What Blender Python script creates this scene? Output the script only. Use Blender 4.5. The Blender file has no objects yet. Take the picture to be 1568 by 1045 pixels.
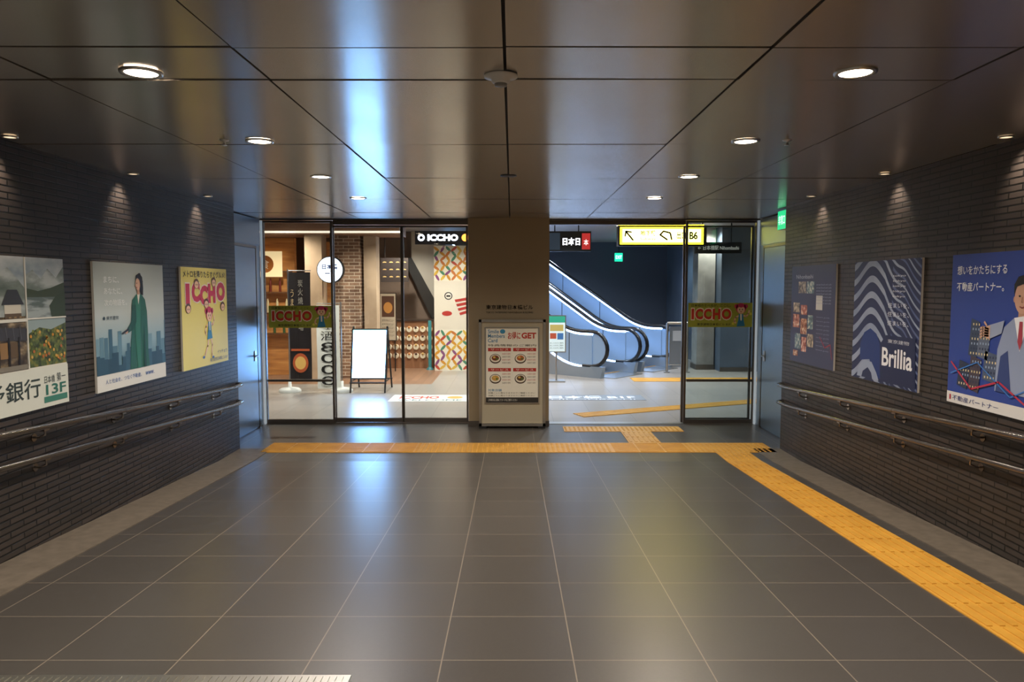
import bpy, bmesh, math, random
from mathutils import Vector
random.seed(7)
S = bpy.context.scene
S.view_settings.view_transform = 'Standard'
S.view_settings.look = 'None'
V = Vector

# ------------------------------------------------------------ materials
def lin(h):
    if isinstance(h, str):
        h = h.lstrip('#'); c = [int(h[i:i+2], 16)/255 for i in (0, 2, 4)]
        return tuple(((x+0.055)/1.055)**2.4 if x > 0.04045 else x/12.92 for x in c)
    return tuple(h)
MC = {}
def mat(name, col, rough=0.5, metal=0.0, emit=0.0, ecol=None, spec=0.5):
    if name in MC: return MC[name]
    m = bpy.data.materials.new(name); m.use_nodes = True
    b = m.node_tree.nodes['Principled BSDF']
    c = lin(col)
    b.inputs['Base Color'].default_value = (*c, 1)
    b.inputs['Roughness'].default_value = rough
    b.inputs['Metallic'].default_value = metal
    b.inputs['Specular IOR Level'].default_value = spec
    if emit > 0:
        e = lin(ecol) if ecol else c
        b.inputs['Emission Color'].default_value = (*e, 1)
        b.inputs['Emission Strength'].default_value = emit
    MC[name] = m
    return m
def P(hexc, emit=0.0):           # printed ink
    return mat('ink_'+hexc+('_%g' % emit if emit else ''), hexc, 0.45, 0, emit)
def nodes(m): return m.node_tree.nodes, m.node_tree.links, m.node_tree.nodes['Principled BSDF']
def ramp(n, stops):
    r = n.new('ShaderNodeValToRGB'); e = r.color_ramp.elements
    while len(e) < len(stops): e.new(0.5)
    for k, (p, c) in enumerate(stops):
        e[k].position = p; e[k].color = (*lin(c), 1)
    return r
def photo_mat(name, stops, scale=6, detail=6, rough=0.45, stretch=(1, 1, 1), emit=0, vor=False):
    if name in MC: return MC[name]
    m = mat(name, '#888888', rough); n, l, b = nodes(m)
    tc = n.new('ShaderNodeTexCoord'); mp = n.new('ShaderNodeMapping')
    mp.inputs['Scale'].default_value = stretch
    if vor:
        t = n.new('ShaderNodeTexVoronoi'); t.inputs['Scale'].default_value = scale; out = t.outputs['Color']
        sp = n.new('ShaderNodeSeparateColor'); l.new(out, sp.inputs[0]); out = sp.outputs[0]
    else:
        t = n.new('ShaderNodeTexNoise'); t.inputs['Scale'].default_value = scale; t.inputs['Detail'].default_value = detail
        out = t.outputs['Fac']
    r = ramp(n, stops)
    if vor: r.color_ramp.interpolation = 'CONSTANT'
    l.new(tc.outputs['Object'], mp.inputs[0]); l.new(mp.outputs[0], t.inputs['Vector'])
    l.new(out, r.inputs[0]); l.new(r.outputs[0], b.inputs['Base Color'])
    if emit:
        l.new(r.outputs[0], b.inputs['Emission Color']); b.inputs['Emission Strength'].default_value = emit
    return m
def swizzle(n, l, src, order):
    s = n.new('ShaderNodeSeparateXYZ'); c = n.new('ShaderNodeCombineXYZ'); l.new(src, s.inputs[0])
    for k, o in enumerate(order):
        if o is not None: l.new(s.outputs[o], c.inputs[k])
    return c.outputs[0]
def brick_mat(name, c1, c2, mortar, bw, rh, ms, order, offset=0.5, rough=0.5, bump=0.6, bdist=0.01, shift=(0, 0, 0), noise=0.3, metal=0, spec=0.5, nscale=9, rvar=0.09):
    m = mat(name, c1, rough, metal, spec=spec); n, l, b = nodes(m)
    tc = n.new('ShaderNodeTexCoord'); v = swizzle(n, l, tc.outputs['Object'], order)
    mp = n.new('ShaderNodeMapping'); mp.inputs['Location'].default_value = shift; l.new(v, mp.inputs[0])
    t = n.new('ShaderNodeTexBrick'); t.offset = offset; t.squash = 1
    t.inputs['Scale'].default_value = 1; t.inputs['Brick Width'].default_value = bw; t.inputs['Row Height'].default_value = rh
    t.inputs['Mortar Size'].default_value = ms; t.inputs['Mortar Smooth'].default_value = 0.3
    t.inputs['Color1'].default_value = (*lin(c1), 1); t.inputs['Color2'].default_value = (*lin(c2), 1); t.inputs['Mortar'].default_value = (*lin(mortar), 1)
    l.new(mp.outputs[0], t.inputs['Vector'])
    nz = n.new('ShaderNodeTexNoise'); nz.inputs['Scale'].default_value = nscale; nz.inputs['Detail'].default_value = 4
    l.new(tc.outputs['Object'], nz.inputs['Vector'])
    mx = n.new('ShaderNodeMix'); mx.data_type = 'RGBA'; mx.blend_type = 'OVERLAY'; mx.inputs[0].default_value = noise
    l.new(t.outputs['Color'], mx.inputs[6]); l.new(nz.outputs['Fac'], mx.inputs[7]); l.new(mx.outputs[2], b.inputs['Base Color'])
    if rvar > 0:
        mr = n.new('ShaderNodeMapRange'); mr.inputs['To Min'].default_value = rough-rvar; mr.inputs['To Max'].default_value = rough+rvar
        l.new(nz.outputs['Fac'], mr.inputs['Value']); l.new(mr.outputs[0], b.inputs['Roughness'])
    inv = n.new('ShaderNodeMath'); inv.operation = 'SUBTRACT'; inv.inputs[0].default_value = 1; l.new(t.outputs['Fac'], inv.inputs[1])
    bp = n.new('ShaderNodeBump'); bp.inputs['Strength'].default_value = bump; bp.inputs['Distance'].default_value = bdist
    l.new(inv.outputs[0], bp.inputs['Height']); l.new(bp.outputs[0], b.inputs['Normal'])
    return m
def metal_mat(name, col, rough, scale=(1, 1, 1), var=0.06, metal=1.0, bump=0.0, aniso=None, emit=0, ecol=None):
    m = mat(name, col, rough, metal, emit, ecol); n, l, b = nodes(m)
    tc = n.new('ShaderNodeTexCoord'); mp = n.new('ShaderNodeMapping'); mp.inputs['Scale'].default_value = scale
    nz = n.new('ShaderNodeTexNoise'); nz.inputs['Scale'].default_value = 3; nz.inputs['Detail'].default_value = 5
    l.new(tc.outputs['Object'], mp.inputs[0]); l.new(mp.outputs[0], nz.inputs['Vector'])
    mr = n.new('ShaderNodeMapRange'); mr.inputs['To Min'].default_value = rough-var; mr.inputs['To Max'].default_value = rough+var
    l.new(nz.outputs['Fac'], mr.inputs['Value']); l.new(mr.outputs[0], b.inputs['Roughness'])
    if bump:
        bp = n.new('ShaderNodeBump'); bp.inputs['Strength'].default_value = bump; bp.inputs['Distance'].default_value = 0.01
        l.new(nz.outputs['Fac'], bp.inputs['Height']); l.new(bp.outputs[0], b.inputs['Normal'])
    if aniso:
        b.inputs['Anisotropic'].default_value = aniso
        c = n.new('ShaderNodeCombineXYZ'); c.inputs[1].default_value = 1.0; l.new(c.outputs[0], b.inputs['Tangent'])
    return m
def glass_mat(name, tint=(0.93, 0.96, 0.95), refl=1.0):
    m = bpy.data.materials.new(name); m.use_nodes = True; n = m.node_tree.nodes; l = m.node_tree.links; n.clear()
    o = n.new('ShaderNodeOutputMaterial'); mx = n.new('ShaderNodeMixShader'); tr = n.new('ShaderNodeBsdfTransparent')
    gl = n.new('ShaderNodeBsdfGlossy'); gl.inputs['Roughness'].default_value = 0.02; fr = n.new('ShaderNodeFresnel'); fr.inputs[0].default_value = 1.45
    tr.inputs[0].default_value = (*tint, 1); gl.inputs[0].default_value = (refl, refl, refl, 1)
    l.new(fr.outputs[0], mx.inputs[0]); l.new(tr.outputs[0], mx.inputs[1]); l.new(gl.outputs[0], mx.inputs[2]); l.new(mx.outputs[0], o.inputs[0])
    return m

WALLB = brick_mat('dark_ribbed_wall_tile', '#3e3632', '#2f2a27', '#080706', 0.26, 0.043, 0.0065, (1, 2, None), 0.5, 0.42, 1.0, 0.012)
FLOORT = brick_mat('dark_floor_tile', '#494541', '#44403c', '#7d7265', 0.6, 0.5, 0.0034, (0, 1, None), 0.0, 0.32, 0.10, 0.002, (0.32, 0.25, 0), 0.16, spec=0.65, nscale=70, rvar=0.02)
INFLOOR = brick_mat('light_stone_floor', '#968e85', '#8f877e', '#6f6860', 0.6, 0.6, 0.004, (0, 1, None), 0.0, 0.31, 0.1, 0.001, noise=0.08, nscale=40, rvar=.02)
WOODF = brick_mat('wood_plank_floor', '#8f6a50', '#7b5a44', '#4d3a2e', 1.2, 0.15, 0.003, (1, 0, None), 0.4, 0.38, 0.1, 0.001, noise=0.1, rvar=.04)
REDBR = brick_mat('brown_brick', '#a07c62', '#74543f', '#d0bba4', 0.22, 0.07, 0.008, (0, 2, None), 0.5, 0.7, 0.5, 0.01)
CEIL = metal_mat('brushed_bronze_ceiling_panel', '#b4ada4', 0.25, (0.6, 0.6, 1), 0.03, 0.76, 0.008, 0.75)
BRONZE = metal_mat('bronze_pillar_cladding', '#a6957a', 0.42, (1, 1, 6), 0.05, 0.35)
STEEL = metal_mat('blue_grey_steel_panel', '#8798a8', 0.34, (1, 1, 4), 0.05, 0.7)
RAILM = metal_mat('dark_handrail_metal', '#8f8781', 0.24)
SILVER = metal_mat('silver_aluminium', '#b9b6b0', 0.32)
FRAME = mat('dark_door_frame', '#6e6761', 0.32, 0.8)
BLACK = mat('black_matte', '#0b0b0c', 0.6)
RUBBER = mat('black_rubber', '#101012', 0.3)
CONC = photo_mat('concrete_gutter', [(0.3, '#5f564b'), (0.7, '#70665a')], 14, 8, 0.5)
YEL = photo_mat('yellow_tactile_vinyl', [(0.3, '#c28c30'), (0.7, '#d29c3a')], 5, 6, 0.5)
GLASS = glass_mat('clear_glass')
EGLASS = metal_mat('escalator_balustrade_panel', '#8ba2bb', 0.30, (1, 1, 1), .02, .5, 0, None, 0.14, '#9cc2f0')  # faint bluish emission stands in for light falling on the panels
WHITE = mat('white_paint', '#d8d4cc', 0.5)
LAMP = mat('lamp_lens', '#ffffff', 0.4, 0, 22, '#ffe8cc')
LAMPDIM = mat('lamp_lens_dim', '#ffffff', 0.4, 0, 1.5, '#ffdcb0')
LED = mat('led_cool_strip', '#ffffff', 0.4, 0, 14, '#a4c8ff')

# ------------------------------------------------------------ mesh builder
class B:
    def __init__(s, name, O=(0, 0, 0)):
        s.n = name; s.v = []; s.f = []; s.fm = []; s.sm = []; s.mats = []; s.O = V(O)
    def mi(s, m):
        if m not in s.mats: s.mats.append(m)
        return s.mats.index(m)
    def add(s, vs, fs, m, smooth=False):
        o = len(s.v); s.v += [tuple(V(p)) for p in vs]; i = s.mi(m)
        for f in fs: s.f.append([o+k for k in f]); s.fm.append(i); s.sm.append(smooth)
    def poly(s, pts, m): s.add(pts, [list(range(len(pts)))], m)
    def hexa(s, p, m):   # 8 pts: bottom 4 , top 4
        s.add(p, [(3, 2, 1, 0), (4, 5, 6, 7), (0, 1, 5, 4), (1, 2, 6, 5), (2, 3, 7, 6), (3, 0, 4, 7)], m)
    def box(s, x0, x1, y0, y1, z0, z1, m):
        s.hexa([(x0, y0, z0), (x1, y0, z0), (x1, y1, z0), (x0, y1, z0), (x0, y0, z1), (x1, y0, z1), (x1, y1, z1), (x0, y1, z1)], m)
    def tube(s, pts, r, m, n=12, cap=True, smooth=True):
        pts = [V(p) for p in pts]; rs = r if isinstance(r, (list, tuple)) else [r]*len(pts)
        vs = []; fs = []; prev = None
        for i, p in enumerate(pts):
            t = (pts[min(i+1, len(pts)-1)]-pts[max(i-1, 0)]).normalized()
            if prev is None:
                a = V((0, 0, 1)) if abs(t.z) < 0.9 else V((1, 0, 0))
            else: a = prev
            u = (a-t*a.dot(t)).normalized(); w = t.cross(u); prev = u
            for k in range(n):
                an = 2*math.pi*k/n; vs.append(p+(u*math.cos(an)+w*math.sin(an))*rs[i])
        for i in range(len(pts)-1):
            for k in range(n):
                fs.append((i*n+k, i*n+(k+1) % n, (i+1)*n+(k+1) % n, (i+1)*n+k))
        s.add(vs, fs, m, smooth)
        if cap:
            s.add(vs[:n], [list(range(n))], m); s.add(vs[-n:], [list(range(n))], m)
    def done(s, parent=None):
        me = bpy.data.meshes.new(s.n)
        me.from_pydata([tuple(V(p)-s.O) for p in s.v], [], s.f)
        for m in s.mats: me.materials.append(m)
        for i, p in enumerate(me.polygons): p.material_index = s.fm[i]; p.use_smooth = s.sm[i]
        me.update()
        o = bpy.data.objects.new(s.n, me); o.location = s.O; S.collection.objects.link(o)
        if parent: o.parent = parent
        return o
TC = {}
def text_geo(body, bold=0.0):
    k = (body, bold)
    if k in TC: return TC[k]
    cu = bpy.data.curves.new('t', 'FONT'); cu.body = body; cu.resolution_u = 3; cu.offset = bold
    o = bpy.data.objects.new('t', cu); S.collection.objects.link(o); bpy.context.view_layer.update()
    dg = bpy.context.evaluated_depsgraph_get(); ev = o.evaluated_get(dg); me = ev.to_mesh()
    vs = [v.co.copy() for v in me.vertices]; fs = [list(p.vertices) for p in me.polygons]; ev.to_mesh_clear()
    bpy.data.objects.remove(o); bpy.data.curves.remove(cu)
    if vs:
        x0 = min(v.x for v in vs); x1 = max(v.x for v in vs); y0 = min(v.y for v in vs); y1 = max(v.y for v in vs)
        vs = [((v.x-x0)/max(x1-x0, 1e-6), (v.y-y0)/max(y1-y0, 1e-6)) for v in vs]
    TC[k] = (vs, fs); return TC[k]
class Panel:
    """flat print area: O lower-left corner, R right vector (full width), U up vector (full height), N normal"""
    def __init__(s, b, O, R, U, step=0.0012):
        s.b = b; s.O = V(O); s.R = V(R); s.U = V(U); s.N = s.R.cross(s.U).normalized(); s.step = step
    def p(s, u, v, l): return s.O+s.R*u+s.U*v+s.N*(l*s.step)
    def poly(s, pts, m, l=1): s.b.poly([s.p(u, v, l) for u, v in pts], m)
    def rect(s, u0, v0, u1, v1, m, l=1): s.poly([(u0, v0), (u1, v0), (u1, v1), (u0, v1)], m, l)
    def ell(s, u, v, ru, rv, m, l=2, n=20, a0=0, a1=360):
        s.poly([(u+ru*math.cos(math.radians(a0+(a1-a0)*k/n)), v+rv*math.sin(math.radians(a0+(a1-a0)*k/n))) for k in range(n if a1-a0 == 360 else n+1)], m, l)
    def text(s, body, u0, v0, u1, v1, m, l=3, bold=0.0):
        vs, fs = text_geo(body, bold)
        if vs: s.b.add([s.p(u0+x*(u1-u0), v0+y*(v1-v0), l) for x, y in vs], fs, m)
    def vtext(s, body, u0, v0, u1, v1, m, l=3, bold=0.0):
        n = len(body); h = (v1-v0)/n
        for i, c in enumerate(body):
            if c != ' ': s.text(c, u0, v1-h*(i+0.9), u1, v1-h*(i+0.08), m, l, bold)
    def line(s, pts, w, m, l=2):
        asp = s.R.length/s.U.length
        for (a, b_) in zip(pts[:-1], pts[1:]):
            dx = (b_[0]-a[0])*asp; dy = b_[1]-a[1]; L = math.hypot(dx, dy) or 1
            nx = -dy/L*w/asp; ny = dx/L*w
            s.poly([(a[0]+nx, a[1]+ny), (a[0]-nx, a[1]-ny), (b_[0]-nx, b_[1]-ny), (b_[0]+nx, b_[1]+ny)], m, l)
        for a in pts[1:-1]: s.ell(a[0], a[1], w/asp, w, m, l, 8)

# ------------------------------------------------------------ room shell
XL, XR, YE, YG, ZC = -3.25, 3.2, 8.7, 10.3, 2.87
SL, YR, YB = 0.048, 8.07, -4.2
def fz(y): return SL*(YR-y) if y < YR else 0.0

b = B('floor')
def slab(b, x0, x1, y0, y1, m, top=0.0, th=0.12):
    b.hexa([(x0, y0, fz(y0)+top-th), (x1, y0, fz(y0)+top-th), (x1, y1, fz(y1)+top-th), (x0, y1, fz(y1)+top-th),
            (x0, y0, fz(y0)+top), (x1, y0, fz(y0)+top), (x1, y1, fz(y1)+top), (x0, y1, fz(y1)+top)], m)
slab(b, -3.6, 3.6, YB, YR, FLOORT); slab(b, -3.6, 3.6, YR, YG+0.1, FLOORT)
slab(b, -6.2, 7.2, YG+0.1, 14.6, INFLOOR)
slab(b, -6.2, -1.6, 14.6, 22.7, WOODF); slab(b, -1.6, 7.2, 14.6, 22.7, INFLOOR)
b.done()

def wall(name, x0, x1, y0, y1, z0, z1, m):
    b = B(name); b.box(x0, x1, y0, y1, z0, z1, m); b.done()
wall('wall_left', XL-0.35, XL, YB, YE, -0.1, ZC, WALLB)
wall('wall_right', XR, XR+0.4, YB, YE, -0.1, ZC, WALLB)
wall('wall_back', XL-0.35, XR+0.4, YB-0.2, YB, -0.1, ZC+0.3, mat('back_wall', '#9a958c', 0.6))

# ceiling panels
b = B('ceiling')
xs = [-3.62, -2.10, -1.10, -0.03, 1.02, 2.0, 3.62]
ys = [YB]+[3.43+1.52*k for k in range(-4, 4)]+[2.97, 9.45, YG-0.05]
ys = sorted(set(round(y, 3) for y in ys if y >= YB and y < 8.5 or y > 9))
g = 0.0065
for i in range(len(xs)-1):
    for j in range(len(ys)-1):
        x0, x1, y0, y1 = xs[i]+g, xs[i+1]-g, ys[j]+g, ys[j+1]-g
        dz = [random.uniform(-0.003, 0.003) for _ in range(3)]; dz.append(dz[0]-dz[1]+dz[2])
        z = ZC
        b.hexa([(x0, y0, z+dz[0]), (x1, y0, z+dz[1]), (x1, y1, z+dz[2]), (x0, y1, z+dz[3]), (x0, y0, z+0.03), (x1, y0, z+0.03), (x1, y1, z+0.03), (x0, y1, z+0.03)], CEIL)
b.box(-3.62, 3.62, YB, YG-0.05, ZC+0.04, ZC+0.12, BLACK)
b.done()

# edge gutters
for nm, x0, x1 in (('trim_1', XL, -2.87), ('trim_2', 2.88, XR)):
    b = B(nm); slab(b, x0, x1, YB, YR, CONC, 0.006, 0.02); slab(b, x0, x1, YR, YE, CONC, 0.006, 0.02); b.done()
# metal grating at the top of the ramp
b = B('floor_drain_grating')
y0, y1 = 2.62, 3.10
slab(b, -2.86, -0.7, y0, y1, SILVER, 0.005, 0.02)
for k in range(71):
    x = -2.84+k*0.03; slab(b, x, x+0.012, y0+0.02, y1-0.02, SILVER, 0.009, 0.006)
b.done()

# tactile paving
def dots(b, x0, x1, y0, y1, sp=0.06):
    nx = int((x1-x0)/sp+.01); ny = int((y1-y0)/sp+.01)
    for i in range(nx):
        for j in range(ny):
            cx = x0+sp*(i+.5); cy = y0+sp*(j+.5); z = fz(cy)+0.006
            bt = [(cx+.018*math.cos(k*math.pi/3), cy+.018*math.sin(k*math.pi/3), z) for k in range(6)]
            tp = [(cx+.011*math.cos(k*math.pi/3), cy+.011*math.sin(k*math.pi/3), z+.006) for k in range(6)]
            b.add(bt+tp, [tuple(range(6, 12))]+[(k, (k+1) % 6, 6+(k+1) % 6, 6+k) for k in range(6)], YEL)
def barsy(b, x0, x1, y0, y1, n=5):
    w = (x1-x0)/n
    y = y0
    while y < y1-0.05:
        ye = min(y+0.3, y1)
        for i in range(n):
            c = x0+w*(i+.5); slab(b, c-.014, c+.014, y+.012, ye-.012, YEL, 0.011, 0.007)
        y += 0.3
def barsx(b, x0, x1, y0, y1, n=4):
    w = (y1-y0)/n; x = x0
    while x < x1-0.05:
        xe = min(x+0.3, x1)
        for i in range(n):
            c = y0+w*(i+.5); slab(b, x+.012, xe-.012, c-.014, c+.014, YEL, 0.011, 0.007)
        x += 0.3
b = B('tactile_paving')
def base(x0, x1, y0, y1): slab(b, x0, x1, y0, y1, YEL, 0.006, 0.006)
base(2.38, 2.77, YB+.1, YR); base(2.38, 2.77, YR, 8.5); barsy(b, 2.38, 2.77, 1.2, YR, 6); dots(b, 2.38, 2.77, 8.1, 8.5)
base(-2.95, 3.1, 8.5, 9.02)
barsx(b, -2.95, -1.1, 8.5, 9.02, 8); dots(b, -1.1, 1.2, 8.5, 9.02); barsx(b, 1.2, 2.1, 8.5, 9.02, 8); dots(b, 2.1, 3.1, 8.5, 9.02)
base(1.45, 1.85, 9.02, 9.75); barsy(b, 1.45, 1.85, 9.05, 9.75, 6)
base(0.7, 2.3, 9.75, 10.1); dots(b, 0.7, 2.3, 9.77, 10.1)
b.done()
b = B('tactile_paving')
def strip(p, q, w, z=0.008):
    p = V(p); q = V(q); d = (q-p).normalized(); nrm = V((-d.y, d.x, 0))*w/2
    b.hexa([p-nrm, q-nrm, q+nrm, p+nrm]+[a+V((0, 0, z)) for a in (p-nrm, q-nrm, q+nrm, p+nrm)], YEL)
    for k in range(4):
        o = nrm*(-0.75+0.5*k)
        b.hexa([a+V((0, 0, z)) for a in (p+o-nrm*.09, q+o-nrm*.09, q+o+nrm*.09, p+o+nrm*.09)]+[a+V((0, 0, z+.005)) for a in (p+o-nrm*.09, q+o-nrm*.09, q+o+nrm*.09, p+o+nrm*.09)], YEL)
strip((1.0, 11.0, 0), (5.2, 12.85, 0), .34); strip((2.5, 15.3, 0), (6.5, 15.3, 0), .6)
b.done()

# ------------------------------------------------------------ lamps
def spot(name, loc, energy, angle, blend, col, parent=None, radius=0.05, rot=(0, 0, 0)):
    d = bpy.data.lights.new(name, 'SPOT'); d.energy = energy; d.spot_size = math.radians(angle); d.spot_blend = blend
    d.color = col; d.shadow_soft_size = radius
    o = bpy.data.objects.new(name, d); o.location = loc; o.rotation_euler = rot; S.collection.objects.link(o)
    if parent: o.parent = parent; o.location = V(loc)-parent.location
    return o
def downlight(x, y, z, r, energy, ang, col, lens=LAMP, blend=0.6, rim=SILVER, rad=0.06, tilt=0):
    b = B('ceiling_downlight', (x, y, z)); n = 28
    def ring(rr, zz): return [(x+rr*math.cos(2*math.pi*k/n), y+rr*math.sin(2*math.pi*k/n), zz) for k in range(n)]
    prof = [(r*1.32, z-0.001), (r*1.30, z-0.010), (r*1.05, z-0.011), (r, z-0.007)]
    vs = []; fs = []
    for rr, zz in prof: vs += ring(rr, zz)
    for i in range(len(prof)-1):
        for k in range(n): fs.append((i*n+k, i*n+(k+1) % n, (i+1)*n+(k+1) % n, (i+1)*n+k))
    b.add(vs, fs, rim, True); b.add(ring(r, z-0.007), [list(range(n))], lens)
    o = b.done(); spot('lamp', (x, y, z-0.03), energy, ang, blend, col, o, rad, (0, tilt, 0))
WARM = (1.0, 0.89, 0.76)
rows = [3.3+1.52*k for k in range(-4, 4)]
for y in rows:
    downlight(-1.62, y, ZC, 0.068, 130, 155, WARM, blend=.8); downlight(1.50, y, ZC, 0.068, 130, 155, WARM, blend=.8)
for y in [4.68+1.5*k for k in range(-4, 3)]:
    for x in (XL+0.12, XR-0.12):
        downlight(x, y, ZC, 0.035, 21, 84, (1, .84, .68), LAMPDIM, 1.0, rad=.035, tilt=(.38 if x < 0 else -.38))

# smoke detector, speaker, sprinklers
def lathe(b, x, y, prof, m, n=24):
    vs = []; fs = []
    for rr, zz in prof: vs += [(x+rr*math.cos(2*math.pi*k/n), y+rr*math.sin(2*math.pi*k/n), zz) for k in range(n)]
    for i in range(len(prof)-1):
        for k in range(n): fs.append((i*n+k, i*n+(k+1) % n, (i+1)*n+(k+1) % n, (i+1)*n+k))
    fs.append(tuple((len(prof)-1)*n+k for k in range(n))); b.add(vs, fs, m, True)
b = B('smoke_detector'); x, y = -0.05, 3.36
lathe(b, x, y, [(.075, ZC-.001), (.075, ZC-.008), (.045, ZC-.014), (.04, ZC-.03), (.03, ZC-.036)], WHITE)
lathe(b, x, y, [(.028, ZC-.036), (.028, ZC-.046), (.012, ZC-.05)], mat('grey_plastic', '#8d8a86', .5)); b.done()
b = B('ceiling_speaker'); lathe(b, -.03, 6.3, [(.07, ZC-.001), (.068, ZC-.008), (.05, ZC-.01), (.01, ZC-.011)], mat('dark_grille', '#37332f', .5, .6)); b.done()
for x in (-1.84, 1.76):
    b = B('sprinkler_head'); lathe(b, x, 4.8, [(.03, ZC-.001), (.028, ZC-.006), (.008, ZC-.01), (.008, ZC-.03), (.016, ZC-.032), (.016, ZC-.035)], SILVER, 16); b.done()

# ------------------------------------------------------------ handrails
def rail(side):
    xw = XL if side < 0 else XR; dx = 0.08 if side < 0 else -0.08
    b = B('handrail')
    def rz(y, lo): return (0.79 if not lo else 0.585)+0.058*max(0, 8.3-y)
    for lo in (0, 1):
        xr = xw+dx; pts = [(xw+dx*.05, 8.62, rz(9, lo)), (xw+dx*.6, 8.62, rz(9, lo)), (xw+dx*.95, 8.59, rz(9, lo)), (xr, 8.5, rz(9, lo)), (xr, 8.3, rz(9, lo))]
        y = 8.0
        while y > YB+.3: pts.append((xr, y, rz(y, lo))); y -= 0.8
        b.tube(pts, 0.022, RAILM, 14)
        y = 7.95
        while y > YB+.5:
            z = rz(y, lo)
            b.tube([(xw, y, z-.075), (xw+dx*.5, y, z-.072), (xr, y, z-.055), (xr, y, z-.015)], .0075, RAILM, 8)
            b.tube([(xw+dx*.0, y, z-.075), (xw+dx*.08, y, z-.075)], .028, RAILM, 16)
            b.box(xr-.015, xr+.015, y-.03, y+.03, z-.027, z-.014, RAILM)
            y -= 1.0
        for yj in (6.0, 3.0): b.tube([(xr, yj-.03, rz(yj-.03, lo)), (xr, yj+.03, rz(yj+.03, lo))], .0235, RAILM, 14)
    b.done()
rail(-1); rail(1)

# ------------------------------------------------------------ wall posters
def poster(name, side, yn, yf, z0=1.10, z1=2.13):
    """side -1 left wall, text runs +Y ; side 1 right wall, text runs -Y"""
    b = B(name); t = 0.018
    if side < 0:
        b.box(XL+.001, XL+t, yn, yf, z0, z1, WHITE); pn = Panel(b, (XL+t, yn, z0), (0, yf-yn, 0), (0, 0, z1-z0))
    else:
        b.box(XR-t, XR-.001, yn, yf, z0, z1, WHITE); pn = Panel(b, (XR-t, yf, z0), (0, yn-yf, 0), (0, 0, z1-z0))
    return b, pn
# P1 : bank poster, photo collage
b, p = poster('wall_poster_photo_collage', -1, 4.19, 5.33)
p.rect(0, 0, 1, 1, P('#d6d4ca'))
mount = photo_mat('print_mountains', [(.3, '#3c4a44'), (.5, '#6f7a74'), (.62, '#a9b0b0')], 3, 8, stretch=(1, 1, 2.5))
house = photo_mat('print_wood_house', [(.35, '#26211d'), (.5, '#4b4036'), (.6, '#77674f'), (.7, '#a8977c')], 9, 8, stretch=(1, 1, 2))
flow = photo_mat('print_foliage', [(.3, '#1c2716'), (.45, '#3d4a26'), (.55, '#5d6a34'), (.66, '#8a7a34'), (.75, '#a9843c')], 22, 8)
sky = photo_mat('print_cloudy_sky', [(.35, '#7f8e98'), (.65, '#c4c8c8')], 3, 5, stretch=(1, 1, 2))
p.rect(0, .28, .62, 1, house, 2); p.rect(.0, .62, .62, 1, sky, 3)
# hill and traditional storehouse street (upper left)
p.poly([(0, .74), (.2, .80), (.38, .88), (.48, .93), (.56, .86), (.62, .80), (.62, .62), (0, .62)], mount, 4)
for (a, c, zt, zr) in ((.02, .22, .70, .78), (.20, .40, .74, .85), (.42, .60, .70, .79)):
    p.rect(a+.02, .60, c-.02, zt, P('#c9c3b4'), 5); p.rect(a+.02, .60, c-.02, zt-.06, P('#5a4a3a'), 6)
    p.poly([(a-.005, zt-.005), (c+.005, zt-.005), (c-.05, zr), (a+.05, zr)], P('#33343a'), 6)
    for k in range(3): p.rect(a+.05+k*.045, .61, a+.07+k*.045, zt-.08, P('#8a7350'), 7)
p.rect(0, .585, .62, .605, P('#d6d4ca'), 8)
# machiya facade (lower left)
p.poly([(0, .50), (.62, .46), (.62, .54), (0, .585)], P('#3a3a40'), 5)
for k in range(10): p.line([(.02+.06*k, .58-.003*k), (.03+.06*k, .50-.003*k)], .003, P('#55555c'), 6)
for k in range(7): p.rect(.03+.085*k, .285, .045+.085*k, .49, P('#1c1612'), 6)
for k in range(6): p.rect(.05+.085*k, .36, .112+.085*k, .46, P(['#b89560', '#8a6a44', '#5c4a36'][k % 3]), 5)
p.rect(0, .28, .62, .31, P('#7a7468'), 7)
# canal, mountains, sky (upper right)
p.rect(.63, .60, 1, 1, sky, 2)
p.poly([(.63, .74), (.63, .88), (.7, .92), (.77, .86), (.84, .93), (.92, .87), (1, .95), (1, .74)], mount, 3)
p.poly([(.63, .74), (.63, .80), (.74, .78), (.86, .80), (1, .84), (1, .72)], P('#38432f'), 4)
p.rect(.63, .60, 1, .74, photo_mat('print_river', [(.4, '#566360'), (.6, '#9aa4a5')], 6, 4, stretch=(1, 1, 5)), 5)
p.poly([(.86, .6), (.84, .68), (.90, .74), (1, .78), (1, .6)], P('#33402a'), 6)
p.rect(.62, .28, .63, 1, P('#d6d4ca'), 8); p.rect(.63, .595, 1, .605, P('#d6d4ca'), 8)
# persimmon tree photo (lower right)
p.rect(.63, .28, 1, .595, flow, 2)
p.poly([(.63, .50), (.63, .595), (1, .595), (1, .56), (.85, .52), (.74, .54)], P('#8fa0a2'), 3)
for k in range(46):
    p.ell(random.uniform(.65, .98), random.uniform(.3, .53), .010, .011, P(random.choice(['#c98a2c', '#c9a04c', '#b0632c', '#6d7a3a'])), 4+k % 2, 8)
p.rect(0, 0, 1, .27, P('#cfd2c8'), 5)
p.text('伊予銀行', .1, .08, .72, .21, P('#2e3a38'), 7, .01); p.text('日本橋', .76, .16, .86, .21, P('#2e3a38'), 7)
p.rect(.75, .03, .98, .07, P('#3c7a6a'), 7); p.text('13F', .77, .08, .97, .15, P('#2f6a5c'), 7, .02); p.text('第一', .88, .16, .97, .22, P('#2e3a38'), 7)
b.done()
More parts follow.
